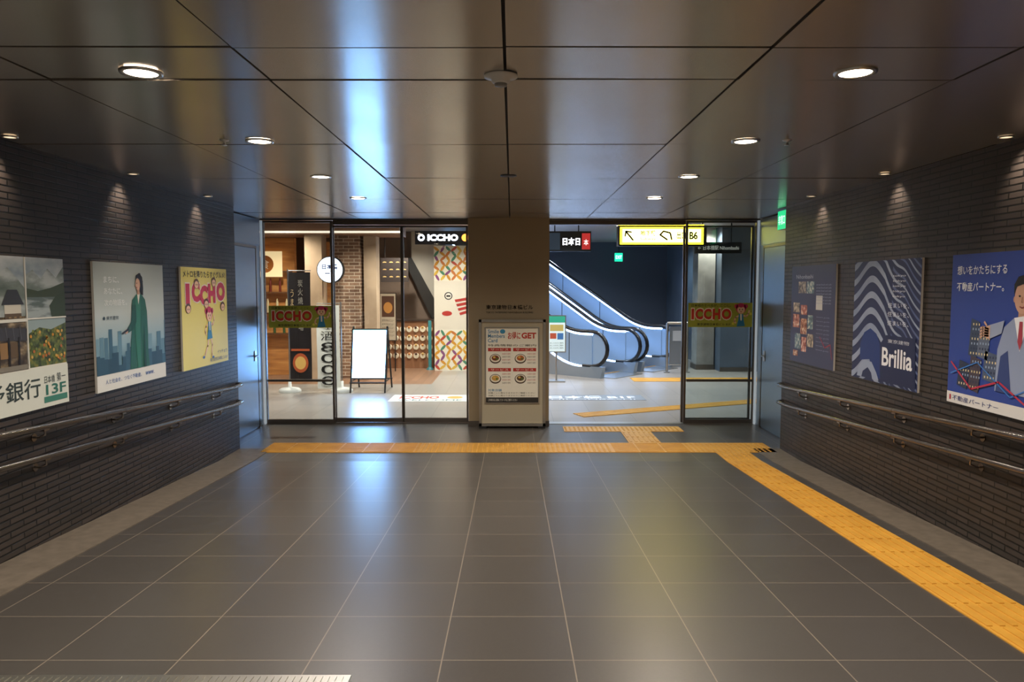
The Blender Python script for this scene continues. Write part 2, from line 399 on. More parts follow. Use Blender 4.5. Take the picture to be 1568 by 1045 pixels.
# P2 : woman in green coat
b, p = poster('wall_poster_woman_in_coat', -1, 5.71, 6.85)
gm = mat('print_sky_gradient', '#b0c0c4', .45); n, l, bs = nodes(gm)
tc = n.new('ShaderNodeTexCoord'); sp = n.new('ShaderNodeSeparateXYZ'); mr = n.new('ShaderNodeMapRange'); mr.inputs[1].default_value = 1.1; mr.inputs[2].default_value = 2.13
rr = ramp(n, [(.15, '#3f6a80'), (.35, '#8ba9b6'), (.6, '#b9c2c0'), (1, '#a3aaa4')]); l.new(tc.outputs['Object'], sp.inputs[0]); l.new(sp.outputs[2], mr.inputs[0]); l.new(mr.outputs[0], rr.inputs[0]); l.new(rr.outputs[0], bs.inputs['Base Color'])
p.rect(0, .13, 1, 1, gm); p.rect(0, 0, 1, .13, P('#dcdcd8'))
random.seed(3)
x = 0.0
while x < 1:
    w = random.uniform(.03, .07); h = random.uniform(.2, .48)*(0.75 if .3 < x < .8 else 1)
    p.rect(x, .13, min(1, x+w), .13+h*.8, P(random.choice(['#5f8496', '#4c7286', '#7396a6', '#3b6074'])), 2); x += w*random.uniform(.8, 1.2)
x = 0
while x < 1:
    w = random.uniform(.04, .09); p.rect(x, .13, min(1, x+w), .13+random.uniform(.05, .16), P(random.choice(['#2c4f63', '#365c70', '#26475a'])), 3); x += w
p.poly([(.44, .13), (.46, .35), (.49, .52), (.485, .64), (.50, .70), (.56, .745), (.64, .745), (.69, .70), (.715, .60), (.72, .42), (.715, .25), (.73, .13)], P('#1f5a48'), 4)
p.poly([(.55, .74), (.535, .62), (.53, .40), (.55, .13), (.60, .13), (.60, .42), (.615, .62), (.62, .74)], P('#2c6f58'), 5)
p.poly([(.57, .745), (.585, .66), (.61, .745)], P('#d8d4c8'), 6)
p.poly([(.49, .66), (.47, .52), (.40, .455), (.405, .43), (.50, .455), (.545, .52), (.545, .66)], P('#174a3a'), 6)
p.ell(.395, .445, .022, .018, P('#c79d84'), 7); p.poly([(.33, .44), (.42, .47), (.43, .455), (.34, .425)], P('#202428'), 8)
p.poly([(.64, .13), (.66, .5), (.68, .13)], P('#15402f'), 6)
p.rect(.573, .74, .61, .79, P('#b58a72'), 5)
p.poly([(.55, .84), (.565, .905), (.61, .925), (.655, .89), (.665, .80), (.66, .735), (.625, .75), (.61, .80)], P('#17120f'), 6)
p.ell(.583, .83, .034, .052, P('#cfa58c'), 7); p.poly([(.549, .835), (.54, .815), (.555, .812)], P('#cfa58c'), 7)
p.poly([(.55, .865), (.575, .885), (.62, .86), (.625, .82), (.66, .85), (.62, .925), (.565, .905)], P('#17120f'), 8)
p.ell(.565, .838, .006, .004, P('#1a1512'), 9); p.ell(.562, .803, .009, .004, P('#a3483f'), 9)
p.text('まちに、', .12, .84, .32, .89, P('#eef0ee'), 4); p.text('あなたに、', .12, .75, .36, .80, P('#eef0ee'), 4); p.text('次の物語を。', .12, .66, .42, .71, P('#eef0ee'), 4)
p.text('東京建物', .14, .55, .30, .58, P('#22383f'), 4); p.ell(.11, .565, .013, .014, P('#22383f'), 4)
p.text('人と社会を、つなぐ不動産。', .10, .055, .60, .09, P('#2a5aa0'), 4); p.text('www.', .66, .055, .8, .085, P('#2a5aa0'), 4)
b.done()

def girl(p, cu, cv, s, asp, l=4, legs=True):
    a = asp
    sk = P('#f2c9a4'); pk = P('#c9365f'); bl = P('#2e7fa8'); wh = P('#efece2'); dk = P('#1c1a22')
    def E(x, y, rx, ry, m, ll): p.ell(cu+x*s*a, cv+y*s, rx*s*a, ry*s, m, ll)
    def Q(pts, m, ll): p.poly([(cu+x*s*a, cv+y*s) for x, y in pts], m, ll)
    def L(pts, w, m, ll): p.line([(cu+x*s*a, cv+y*s) for x, y in pts], w*s, m, ll)
    E(0, .15, 1.15, 1.1, pk, l); E(-1.1, .6, .42, .42, pk, l); E(1.1, .6, .42, .42, pk, l)
    E(0, -.12, .85, .82, sk, l+1)
    Q([(-.9, .2), (-.5, .95), (.5, 1.0), (.9, .2), (.45, .45), (0, .3), (-.45, .45)], pk, l+2)
    E(-.32, -.08, .1, .16, dk, l+2); E(.32, -.08, .1, .16, dk, l+2); Q([(-.2, -.45), (.2, -.45), (.12, -.6), (-.12, -.6)], P('#b02a35'), l+2)
    L([(-.35, -1.3), (-1.2, -1.7), (-1.5, -2.5), (-1.1, -2.9)], .16, sk, l); L([(.35, -1.3), (1.2, -1.5), (1.7, -.9), (1.9, -.2)], .16, sk, l)
    Q([(-.5, -1.0), (.5, -1.0), (.62, -2.4), (-.55, -2.4)], wh, l+1); Q([(-.5, -1.0), (-.2, -1.0), (-.1, -2.4), (-.55, -2.4)], bl, l+2); Q([(.5, -1.0), (.2, -1.0), (.2, -2.4), (.62, -2.4)], bl, l+2)
    Q([(-.6, -2.3), (.65, -2.3), (.95, -3.5), (-.95, -3.6)], bl, l+1)
    if legs:
        L([(.4, -3.4), (.9, -4.5), (.6, -5.9), (.9, -6.3)], .16, sk, l); L([(-.4, -3.4), (-.8, -4.6), (-1.7, -5.7), (-2.2, -6.1)], .16, sk, l)
        E(1.05, -6.35, .38, .18, P('#2a5a9a'), l+1); E(-2.3, -6.1, .38, .2, P('#2a5a9a'), l+1)
# P3 : yellow food poster
b, p = poster('wall_poster_cartoon_girl', -1, 7.22, 8.37)
p.rect(0, 0, 1, 1, P('#e6d873'))
p.text('メトロを降りたらすぐグルメ!', .04, .90, .96, .97, P('#2a2620'), 3, .015)
ux = [.08, .20, .37, .55, .74]; wx = [.08, .17, .17, .17, .21]
for i, c in enumerate('ICCHO'):
    vb = .64+.02*math.sin(i*2.1)
    p.text(c, ux[i]-.012, vb-.012, ux[i]+wx[i]+.012, vb+.212, P('#f0e6d8'), 3, .03); p.text(c, ux[i], vb, ux[i]+wx[i], vb+.20, P('#c42a4c'), 4, .07)
for (u, v) in ((.12, .60), (.30, .84), (.50, .64), (.68, .86), (.88, .60)):
    p.ell(u, v, .055, .05, P('#5a3524'), 5); p.ell(u, v-.01, .042, .036, P('#efc4a0'), 6); p.ell(u-.015, v-.01, .006, .008, P('#1a1612'), 7); p.ell(u+.015, v-.01, .006, .008, P('#1a1612'), 7)
girl(p, .56, .52, .07, 1.03/1.15)
p.text('東京建物日本橋ビル B1F', .55, .03, .96, .07, P('#2a3a6a'), 8); p.text('イッチョウ', .72, .10, .95, .14, P('#2a3a6a'), 8)
b.done()
# R1 : navy poster with little photos
b, p = poster('wall_poster_photo_tiles', 1, 7.27, 8.41, 1.10, 2.16)
p.rect(0, 0, 1, 1, P('#363a58'))
random.seed(5)
pc = [photo_mat('print_food_%d' % k, [(.3, a), (.5, c), (.68, d)], 26, 3) for k, (a, c, d) in enumerate([('#4e2e24', '#a8664a', '#e8d4b4'), ('#3a3c42', '#8f8272', '#d9c7aa'), ('#5a3030', '#b86a58', '#ecd9c0'), ('#36424b', '#6f8a90', '#d8d4c0')])]
for (u0, v0, u1, v1, k) in [(.18, .72, .36, .84, 1), (.38, .72, .55, .84, 3), (.06, .36, .22, .50, 2), (.25, .30, .40, .46, 0), (.42, .36, .54, .5, 3), (.06, .52, .22, .62, 1), (.25, .5, .40, .6, 2), (.42, .18, .56, .31, 1), (.12, .14, .26, .30, 3), (.28, .12, .40, .27, 2), (.08, .06, .2, .12, 0)]:
    p.rect(u0, v0, u1, v1, pc[k], 2)
p.text('Nihonbashi', .12, .87, .52, .91, P('#b8bac8'), 3); p.rect(.60, .56, .74, .70, P('#c9c6c0'), 2)
for k in range(7): p.text('street food and cafe', .60, .80-.03*k, .92, .815-.03*k, P('#9c9eb4'), 3)
for k in range(9): p.text('tenant guide', .62, .48-.04*k, .9, .497-.04*k, P('#8c8ea6'), 3)
p.line([(.7, .3), (.82, .2), (.93, .24), (.97, .1)], .006, P('#9a3448'), 3)
b.done()
# R2 : navy poster with grey waves
b, p = poster('wall_poster_wave_pattern', 1, 5.75, 6.87, 1.10, 2.16)
p.rect(0, 0, 1, 1, P('#18244c'))
def wv(u, k):
    a = 0.20*math.exp(-((u-.30)/.22)**2)
    return -0.30+0.132*k+a-0.60*max(0, u-.50)+.05*math.exp(-((u-.78)/.1)**2)
wc = photo_mat('print_wave_grey', [(.3, '#76829e'), (.7, '#9fa9bd')], 3, 3)
for k in range(0, 15):
    N = 44
    for i in range(N):
        u0 = i/N; u1 = (i+1)/N
        fw = lambda u: .056 if u < .45 else .056-.036*min(1, (u-.45)/.25)
        w0, w1 = fw(u0), fw(u1)
        for off in ((0,) if u0 < .6 else (0, .066)):
            q = [(u0, wv(u0, k)+off), (u1, wv(u1, k)+off), (u1, wv(u1, k)+w1+off), (u0, wv(u0, k)+w0+off)]
            if max(v for _, v in q) > .995 or min(v for _, v in q) < .005:
                q = [(u, min(.998, max(.002, v))) for u, v in q]
                if abs(q[0][1]-q[3][1]) < 1e-4 and abs(q[1][1]-q[2][1]) < 1e-4: continue
            p.poly(q, wc if off == 0 else P('#55628a'), 2)
p.poly([(.14, .16), (.14, .30), (.20, .40), (.30, .44), (.40, .40), (.47, .30), (.56, .22), (.56, .02), (.4, .05), (.3, .18)], P('#14306e'), 3)
p.poly([(.10, .02), (.12, .10), (.22, .17), (.34, .16), (.42, .08), (.46, .02)], P('#8f9ab2'), 4); p.poly([(.18, .02), (.2, .07), (.28, .11), (.34, .07), (.36, .02)], P('#19254c'), 5)
p.poly([(.48, .02), (.46, .32), (.55, .40), (.96, .40), (.98, .02)], P('#141f46'), 4)
p.text('Brillia', .50, .15, .93, .30, P('#e8e8ea'), 5, .02)
for k in range(5): p.text('tokyo', .62, .86-.04*k, .8, .88-.04*k, P('#e6e8f0'), 4)
for k in range(3): p.text('住まいを、', .56, .62-.07*k, .86, .66-.07*k, P('#e0e4ee'), 4)
p.text('東京建物', .58, .34, .88, .37, P('#d0d4de'), 5)
b.done()
# R3 : blue property-company poster
b, p = poster('wall_poster_blue_corporate', 1, 4.20, 5.35, 1.10, 2.16)
p.rect(0, 0, 1, 1, P('#2b4496')); p.rect(0, 0, 1, .075, P('#d8d6d4'), 3); p.text('不動産パートナー', .06, .02, .5, .055, P('#2a3a7a'), 5)
p.rect(.03, .02, .045, .055, P('#b02a3a'), 5)
p.text('想いをかたちにする', .06, .865, .52, .925, P('#e8eaf2'), 5, .01); p.text('不動産パートナー。', .06, .755, .50, .815, P('#e8eaf2'), 5, .01)
def tower(u, v, w, h, c, l):
    p.poly([(u, v), (u+w, v-.02), (u+w+.02, v+h), (u+.02, v+h+.02)], P(c), l)
    nx = max(2, int(w/.025)); ny = max(3, int(h/.03))
    for i in range(nx):
        for j in range(ny):
            uu = u+.012+.02*(j+.5)/ny+w*(i+.3)/nx; vv = v+h*(j+.25)/ny
            p.rect(uu, vv, uu+.010, vv+.014, P(['#d8c89c', '#93a7c4', '#2b3550'][(i*3+j*5) % 3]), l+1)
tower(.20, .34, .08, .22, '#39475f', 4); tower(.28, .34, .10, .17, '#5d6980', 4); tower(.10, .13, .10, .15, '#2d3850', 5); tower(.21, .12, .10, .2, '#463f4c', 5); tower(.34, .2, .13, .16, '#4d5a74', 4)
# office worker: suit, shirt, tie, arm and hand reaching to the model city
p.poly([(.46, .14), (.47, .40), (.52, .54), (.60, .60), (.74, .62), (.86, .56), (.92, .40), (.92, .14)], P('#8f9cba'), 6)
p.poly([(.47, .14), (.50, .36), (.56, .40), (.60, .14)], P('#33457c'), 7)
p.poly([(.60, .60), (.655, .40), (.72, .62)], P('#eceef4'), 7); p.poly([(.645, .58), (.635, .46), (.655, .41), (.675, .46), (.67, .58)], P('#a83a4a'), 8)
p.poly([(.50, .50), (.40, .46), (.36, .50), (.37, .54), (.52, .58)], P('#98a4be'), 7)
for k in range(4): p.line([(.39, .52-.014*k), (.335, .53-.018*k), (.31, .52-.02*k)], .0065, P('#d2a68c'), 8)
p.poly([(.40, .455), (.35, .47), (.35, .53), (.40, .545)], P('#d2a68c'), 8); p.line([(.37, .54), (.345, .565)], .007, P('#d2a68c'), 8)
p.rect(.63, .58, .69, .66, P('#bf937a'), 6); p.ell(.66, .72, .065, .095, P('#cfa188'), 7, 28)
p.poly([(.592, .73), (.59, .80), (.62, .845), (.67, .855), (.72, .83), (.735, .77), (.727, .72), (.715, .78), (.66, .80), (.61, .785)], P('#1a1614'), 8)
p.ell(.638, .73, .008, .006, P('#1a1614'), 9); p.ell(.682, .73, .008, .006, P('#1a1614'), 9); p.line([(.66, .725), (.654, .695), (.665, .692)], .003, P('#a87860'), 9); p.line([(.64, .668), (.66, .661), (.68, .668)], .004, P('#984a44'), 9); p.ell(.594, .71, .010, .018, P('#c4957c'), 6); p.ell(.727, .71, .010, .018, P('#c4957c'), 6)
p.line([(.04, .28), (.25, .12), (.5, .2), (.75, .08), (.98, .22)], .006, P('#b8324a'), 10); p.line([(.04, .2), (.3, .3), (.6, .12), (.98, .3)], .004, P('#3a7ac8'), 10)
b.done()

# ------------------------------------------------------------ end recess: steel side panels / service doors
for sd, x0, x1 in ((-1, -3.6, -3.49), (1, 3.43, 3.6)):
    b = B('service_door'); xi = x1 if sd < 0 else x0
    b.box(x0, x1, YE+.004, YG-.03, 0.001, ZC-.01, STEEL)
    def bx(y0, y1, z0, z1, t, m): b.box(min(xi, xi+t*(-sd)), max(xi, xi+t*(-sd)), y0, y1, z0, z1, m)
    bx(YE+.12, YG-.25, .02, 2.45, .012, STEEL)
    bx(YE+.02, YG-.05, 2.50, ZC-.015, .010, STEEL)
    bx(YE+.08, YE+.11, 0.001, 2.49, .016, FRAME); bx(YG-.24, YG-.21, 0.001, 2.49, .016, FRAME); bx(YE+.08, YG-.21, 2.455, 2.49, .016, FRAME)
    xh = xi-sd*.05
    b.tube([(xi-sd*.01, YG-.35, 1.0), (xh, YG-.35, 1.0), (xh, YG-.47, 1.0)], .01, SILVER, 10)
    b.box(min(xi, xi-sd*.02), max(xi, xi-sd*.02), YG-.38, YG-.32, .93, 1.07, SILVER)
    b.done()
b = B('exit_sign'); b.box(3.22, 3.40, 8.76, 9.02, 2.62, 2.84, WHITE); b.box(3.225, 3.395, 8.75, 8.76, 2.625, 2.835, mat('sign_green', '#0e9a62', .4, 0, 2.2))
pn = Panel(b, (3.225, 8.75, 2.625), (.17, 0, 0), (0, 0, .21)); pn.text('出口', .15, .3, .85, .7, P('#e8fff4', 2), 1)
pn = Panel(b, (3.22, 9.02, 2.62), (0, -.26, 0), (0, 0, .22)); pn.rect(0, 0, 1, 1, mat('sign_green', '#0e9a62'), 1); pn.text('非常口', .1, .25, .9, .75, P('#e8fff4', 1.5), 2); b.done()

# pillar
b = B('pillar_cladding')
b.box(-.60, .51, 10.12, 10.62, 0.002, ZC-.002, BRONZE)
b.box(-.605, .515, 10.11, 10.63, 0.001, .08, FRAME)
pn = Panel(b, (-.6, 10.12, 0), (1.11, 0, 0), (0, 0, 2.87))
LD = mat('sign_letters_dark', '#241c12', .3, .8)
pn.text('東京建物日本橋ビル', .22, .566, .80, .588, LD, 3, .01); pn.text('TOKYO TATEMONO NIHONBASHI BUILDING', .22, .548, .80, .556, LD, 3)
b.done()

# poster stand on pillar front
b = B('poster_stand')
x0, x1, y0, y1, z1 = -.45, .457, 9.98, 10.06, 1.49
CR = mat('cream_board', '#b5aa92', .5)
b.box(x0+.03, x1-.03, y0+.02, y1-.01, .06, z1-.03, CR)
for (a, c, d, e) in ((x0, x0+.035, 0.03, z1), (x1-.035, x1, 0.03, z1)): b.box(a, c, y0, y1, d, e, SILVER)
b.box(x0, x1, y0, y1, z1-.035, z1, SILVER); b.box(x0, x1, y0, y1, .03, .07, SILVER)
b.box(x0, x0+.1, y0-.0, y1+.03, 0, .03, BLACK); b.box(x1-.1, x1, y0-.0, y1+.03, 0, .03, BLACK)
X0, X1, Z0, Z1 = -.355, .357, .355, 1.375
for (a, c, d, e) in ((X0-.015, X0, Z0-.015, Z1+.015), (X1, X1+.015, Z0-.015, Z1+.015), (X0, X1, Z0-.015, Z0), (X0, X1, Z1, Z1+.015)): b.box(a, c, y0+.005, y0+.022, d, e, SILVER)
p = Panel(b, (X0, y0+.018, Z0), (X1-X0, 0, 0), (0, 0, Z1-Z0), .0008)
p.rect(0, 0, 1, 1, P('#f2eedf'))
p.text('Smile', .04, .93, .25, .98, P('#2f7fae'), 3, .01); p.text('Members', .04, .87, .36, .92, P('#2f7fae'), 3, .01); p.text('Card', .04, .81, .22, .86, P('#2f7fae'), 3, .01); p.ell(.32, .955, .05, .03, P('#3f92bd'), 3)
p.text('お得に', .42, .85, .66, .95, P('#c2392b'), 3, .02); p.text('GET', .68, .86, .96, .94, P('#c2392b'), 3, .04)
p.text('特典情報のご案内', .04, .755, .96, .785, P('#3a342c'), 3)
def cell(u, v, k):
    p.rect(u, v+.20, u+.44, v+.245, P('#b83228'), 2); p.text('サービス', u+.05, v+.208, u+.39, v+.238, P('#f2ead8'), 3)
    p.rect(u, v, u+.44, v+.20, P('#f4f0e2'), 2)
    c = ['#7a3a22', '#b5602e', '#c99a4a', '#5a3a24'][k]
    p.ell(u+.14, v+.10, .11, .065, P('#4b3a30'), 3); p.ell(u+.14, v+.105, .095, .052, P('#ece4d0'), 4); p.ell(u+.14, v+.11, .07, .036, P(c), 5); p.ell(u+.12, v+.12, .025, .014, P('#d8b45a'), 6); p.ell(u+.17, v+.10, .02, .012, P('#4f7a34'), 6)
    for i in range(4): p.text('お会計から割引', u+.27, v+.155-.04*i, u+.43, v+.178-.04*i, P('#4a3a30' if i % 2 else '#b83228'), 3)
cell(.04, .49, 0); cell(.52, .49, 1); cell(.04, .22, 2); cell(.52, .22, 3)
p.rect(.0, 0, 1, .07, P('#2c2a28'), 2); p.text('ご利用方法 店頭にてカードをご提示ください', .04, .02, .6, .05, P('#e8e4d8'), 3)
p.text('対象店舗', .04, .15, .3, .185, P('#2f7fae'), 3)
for i in range(2): p.text('店舗ごとに異なりますのでご確認ください', .04, .12-.035*i, .94, .14-.035*i, P('#5a544c'), 3)
b.done()

# ------------------------------------------------------------ glass front
def frame_rect(b, x0, x1, z0, z1, y, w=.03, d=.05, bot=.06, m=FRAME):
    b.box(x0, x0+w, y-d/2, y+d/2, z0, z1, m); b.box(x1-w, x1, y-d/2, y+d/2, z0, z1, m)
    b.box(x0+w, x1-w, y-d/2, y+d/2, z1-w, z1, m); b.box(x0+w, x1-w, y-d/2, y+d/2, z0, z0+bot, m)
    b.box(x0+w, x1-w, y-.006, y+.006, z0+bot, z1-w, GLASS)
LITE = mat('light_jamb', '#e4eaee', .35, .3, .25, '#cfe4f4')  # jamb is no lamp; its bright edge is emission in the material
b = B('window_1'); frame_rect(b, -3.48, -2.5, 0.001, 2.85, YG+.05, .028); b.box(-3.44, -2.54, YG+.02, YG+.08, .60, .63, FRAME); b.box(-3.488, -3.465, YG-.02, YG+.024, 0.001, 2.85, LITE)
p = Panel(b, (-3.41, YG+.042, 1.36), (.9, 0, 0), (0, 0, .31), .0008)
def sticker(p):
    p.rect(0, 0, 1, 1, P('#a3a83a')); p.text('日本橋の食べるが、ここに。', .05, .84, .66, .95, P('#2b2a14'), 3, .01)
    uu = [.05, .11, .24, .38, .52]; ww = [.04, .12, .12, .12, .15]
    for i, c in enumerate('ICCHO'):
        p.text(c, uu[i]-.01, .28, uu[i]+ww[i]+.01, .80, P('#f2e6cc'), 3, .03); p.text(c, uu[i], .32, uu[i]+ww[i], .76, P('#c8341f'), 4, .05)
    p.text('東京建物日本橋ビル B1F', .14, .06, .66, .17, P('#2b2a14'), 3, .01)
    girl(p, .82, .74, .2, .31/.9, 4, False)
    for (u, v) in ((.7, .15), (.97, .55)): p.ell(u, v, .02, .06, P('#d9d04a'), 4)
sticker(p); b.done()
b = B('door_1'); frame_rect(b, -2.52, -1.54, .01, 2.79, YG+.12, .025, .04); b.done()
b = B('door_2'); frame_rect(b, -1.55, -.62, .01, 2.79, YG+.12, .025, .04); b.done()
b = B('door_3'); frame_rect(b, 2.40, 3.38, .01, 2.79, YG+.12, .025, .04); b.done()
b = B('window_2'); frame_rect(b, 2.42, 3.42, 0.001, 2.85, YG+.05, .028); b.box(2.46, 3.38, YG+.02, YG+.08, .60, .63, FRAME); b.box(3.405, 3.426, YG-.02, YG+.024, 0.001, 2.85, LITE)
p = Panel(b, (2.47, YG+.042, 1.37), (.9, 0, 0), (0, 0, .34), .0008); sticker(p); b.done()
b = B('trim_3'); b.box(-3.49, -.605, YG-.02, YG+.2, 2.855, 2.95, FRAME); b.box(.515, 3.43, YG-.02, YG+.2, 2.855, 2.95, FRAME)
b.box(-2.5, -.605, YG+.08, YG+.17, 2.80, 2.855, FRAME); b.box(.515, 2.42, YG+.08, YG+.17, 2.80, 2.855, FRAME); b.done()
b = B('trim_4'); b.box(-3.49, -.605, YG, YG+.16, 0, .006, FRAME); b.box(.515, 3.43, YG, YG+.16, 0, .006, SILVER); b.done()

# ------------------------------------------------------------ concourse shell beyond
DK = mat('dark_concourse_wall', '#454b55', .55); DK2 = mat('blue_grey_concourse_wall', '#56606c', .4)
CEI2 = mat('concourse_ceiling', '#a8a49e', .45)
b = B('wall_front'); b.box(-6.2, -3.6, YG, YG+.3, 0, 3.3, DK2); b.box(3.6, 7.2, YG, YG+.3, 0, 3.3, DK2); b.box(-3.6, -.6, YG+.2, YG+.3, 2.95, 3.3, DK2); b.box(.51, 3.6, YG+.2, YG+.3, 2.95, 3.3, DK2); b.box(-.6, .51, YG+.2, YG+.3, 2.88, 3.3, DK2); b.done()
wall('wall_concourse_left', -6.4, -6.2, YG, 18.6, 0, 3.5, photo_mat('plaster_beige', [(.3, '#8f7a62'), (.7, '#a38d72')], 2, 3, .6))
wall('wall_concourse_right', 7.2, 7.4, YG, 22.7, 0, 3.5, DK2)
wall('wall_concourse_back', -6.2, 7.2, 22.7, 22.9, 0, 3.5, DK)
b = B('ceiling_concourse'); Z = 3.3
b.box(-6.2, 7.2, YG+.3, 22.7, Z, Z+.12, CEI2); b.done()
b = B('wall_store_back'); b.box(-6.2, -1.8, 18.4, 18.5, 0, 3.3, mat('store_back_wall', '#7d6757', .6)); b.done()
b = B('wall_concourse_block'); b.box(4.75, 7.2, 16.8, 22.7, 0, 3.3, photo_mat('blue_grey_panel', [(.3, '#4d5866'), (.7, '#5d6875')], 1.5, 2, .35))
for x in (5.6, 6.4): b.box(x, x+.012, 16.79, 16.8, 0, 3.3, BLACK)
b.box(4.75, 7.2, 16.78, 16.8, 0, .1, FRAME); b.done()
b = B('concrete_column'); b.box(4.32, 4.72, 17.2, 17.7, 0, 3.3, photo_mat('grey_stone', [(.3, '#7d7a76'), (.7, '#96938e')], 4, 6, .6)); b.box(4.3, 4.74, 17.18, 17.72, 0, .12, FRAME); b.done()

NEUT = (1, .95, .88); COOL = (.72, .85, 1.0)
for (x, y, e, c) in [(-4.6, 12.2, 310, NEUT), (-2.2, 12.0, 350, NEUT), (1.6, 12.2, 360, COOL), (4.6, 12.4, 220, COOL), (-2.3, 14.6, 320, NEUT), (1.2, 14.4, 320, COOL), (-4.6, 14.6, 300, WARM), (-2.5, 16.9, 350, NEUT), (-5.2, 15.6, 330, (1, .66, .36)), (-1.2, 15.7, 320, NEUT), (2.4, 16.6, 360, COOL), (.2, 18.0, 360, COOL), (4.52, 16.9, 200, NEUT), (5.9, 15.3, 200, COOL), (3.2, 14.2, 140, NEUT), (3.9, 19.5, 220, COOL), (1.4, 20.8, 240, COOL)]:
    downlight(x, y, 3.3, .07, e, 140, c, blend=.8)  # downlights at assumed spots, added to brighten the concourse

# ------------------------------------------------------------ store front (left)
BEI = photo_mat('beige_column_paint', [(.3, '#b59a7e'), (.7, '#c8ac8e')], 3, 4, .55)
b = B('storefront_columns')
b.box(-4.25, -3.90, 15.2, 15.6, 0, 3.0, BEI); b.box(-3.12, -2.86, 15.6, 16.0, 0, 3.0, BEI)
b.box(-3.75, -3.18, 15.5, 15.95, 0, 3.0, REDBR)
b.box(-6.2, -2.3, 15.15, 16.1, 3.0, 3.29, mat('brown_soffit', '#7b5a45', .5)); b.box(-6.2, -2.28, 15.1, 15.15, 3.03, 3.07, mat('soffit_cove', '#fff4e0', .5, 0, 1.0))
b.done()
b = B('wooden_store_wall')
WD = photo_mat('orange_wood', [(.3, '#b5763f'), (.6, '#d99753'), (.8, '#ebb36c')], 2, 6, .45, (1, 1, 8))
b.box(-6.2, -4.75, 16.2, 16.35, 0, 3.0, WD)
for z in (.9, 1.35, 1.8, 2.25): b.box(-6.1, -4.8, 16.0, 16.2, z, z+.03, mat('shelf_wood', '#6b4424', .5))
for k in range(18):
    z_ = [.93, 1.38, 1.83][k % 3]
    b.tube([(-6.0+.068*k, 16.1, z_), (-6.0+.068*k, 16.1, z_+.22), (-6.0+.068*k, 16.1, z_+.3)], [.028, .026, .01], P(['#3b5a30', '#d8c89c', '#7a3020'][k % 3]), 10)
pn = Panel(b, (-5.7, 15.98, 2.15), (.75, 0, 0), (0, 0, .55)); pn.rect(0, 0, 1, 1, P('#efd2a0', .9)); pn.ell(.5, .5, .25, .34, P('#c5742c'), 2); pn.text('食', .38, .3, .62, .7, P('#f5e8d0'), 3)
b.done()
b = B('wooden_store_wall'); b.box(-4.7, -3.2, 17.6, 17.75, 0, 3.0, WD); b.done()

# round illuminated sign
b = B('round_projecting_sign')
c = V((-3.68, 15.05, 2.28)); b.tube([c+V((0, -.07, 0)), c+V((0, .07, 0))], .27, BLACK, 36)
pn = Panel(b, c+V((-.26, -.072, -.26)), (.52, 0, 0), (0, 0, .52)); pn.ell(.5, .5, .49, .49, P('#dfe9ff', 1.6), 1, 36); pn.text('日本橋', .2, .52, .8, .72, P('#1c2a6a'), 2, .02); pn.text('一丁', .3, .24, .7, .46, P('#1c2a6a'), 2, .02)
b.tube([c+V((0, 0, .26)), c+V((0, 0, .74)), c+V((0, .25, .74))], .012, BLACK, 8); b.done()

# banners
def banner(name, x0, x1, y, z0, z1, bg, ink, txt, pole_x, tv=(.03, .97), tu=(.18, .82)):
    b = B(name)
    lathe(b, pole_x, y+.03, [(.2, .0), (.2, .04), (.16, .07), (.03, .09), (.03, .2)], P('#c9c9c4'))
    b.tube([(pole_x, y+.03, .05), (pole_x, y+.03, z1+.06)], .012, SILVER, 10); b.tube([(pole_x, y+.03, z1+.03), (x1 if pole_x < (x0+x1)/2 else x0, y+.03, z1+.03)], .009, SILVER, 8)
    N = 14; vs = []
    for i in range(N+1):
        z = z0+(z1-z0)*i/N
        for j in range(7): vs.append((x0+(x1-x0)*j/6, y+.012*math.sin(3.1*j/6*2+i*.5), z))
    fs = [(i*7+j, i*7+j+1, (i+1)*7+j+1, (i+1)*7+j) for i in range(N) for j in range(6)]
    b.add(vs, fs, bg, True)
    pn = Panel(b, (x0, y-.018, z0), (x1-x0, 0, 0), (0, 0, z1-z0)); pn.vtext(txt, tu[0], tv[0], tu[1], tv[1], ink, 1, .0)
    return b, pn
b, pn = banner('vertical_banner_flag', -4.08, -3.68, 13.5, .2, 2.2, P('#1d1412'), P('#9a9184'), '炭火焼鳥酒場', -4.1, (.46, .94), (.44, .66))
pn.ell(.5, .17, .36, .09, P('#b5552c'), 2); pn.ell(.5, .17, .25, .06, P('#e0b060'), 3); pn.vtext('うまい', .1, .60, .24, .85, P('#b89a70'), 1)
pn.rect(.08, .28, .92, .30, P('#b5552c'), 1); b.done()
b, pn = banner('vertical_banner_flag', -3.58, -3.16, 13.5, .06, 1.6, P('#dedcd2'), P('#15130f'), '日本酒8000', -3.14); b.done()

# illuminated board on easel
b = B('illuminated_easel_board')
def tl(x, t): return V((x, 13.45+.22*t, .24+.92*t))
w0, w1 = -2.97, -2.30
b.hexa([tl(w0, 0), tl(w1, 0), tl(w1, 0)+V((0, .05, 0)), tl(w0, 0)+V((0, .05, 0)), tl(w0, 1), tl(w1, 1), tl(w1, 1)+V((0, .05, 0)), tl(w0, 1)+V((0, .05, 0))], BLACK)
pn = Panel(b, tl(w0+.03, .03), V((w1-w0-.06, 0, 0)), tl(0, .97)-tl(0, .03)); pn.rect(0, 0, 1, 1, mat('backlit_white', '#ffffff', .4, 0, 21, '#78b6ff'), 2)
for x in (w0+.02, w1-.02):
    b.tube([(x, 13.36, 0), (x, 13.72, 1.2)], .016, BLACK, 8); b.tube([(x, 14.15, 0), (x, 13.72, 1.2)], .016, BLACK, 8)
    b.tube([(x, 13.42, .2), (x, 14.07, .2)], .012, BLACK, 8)
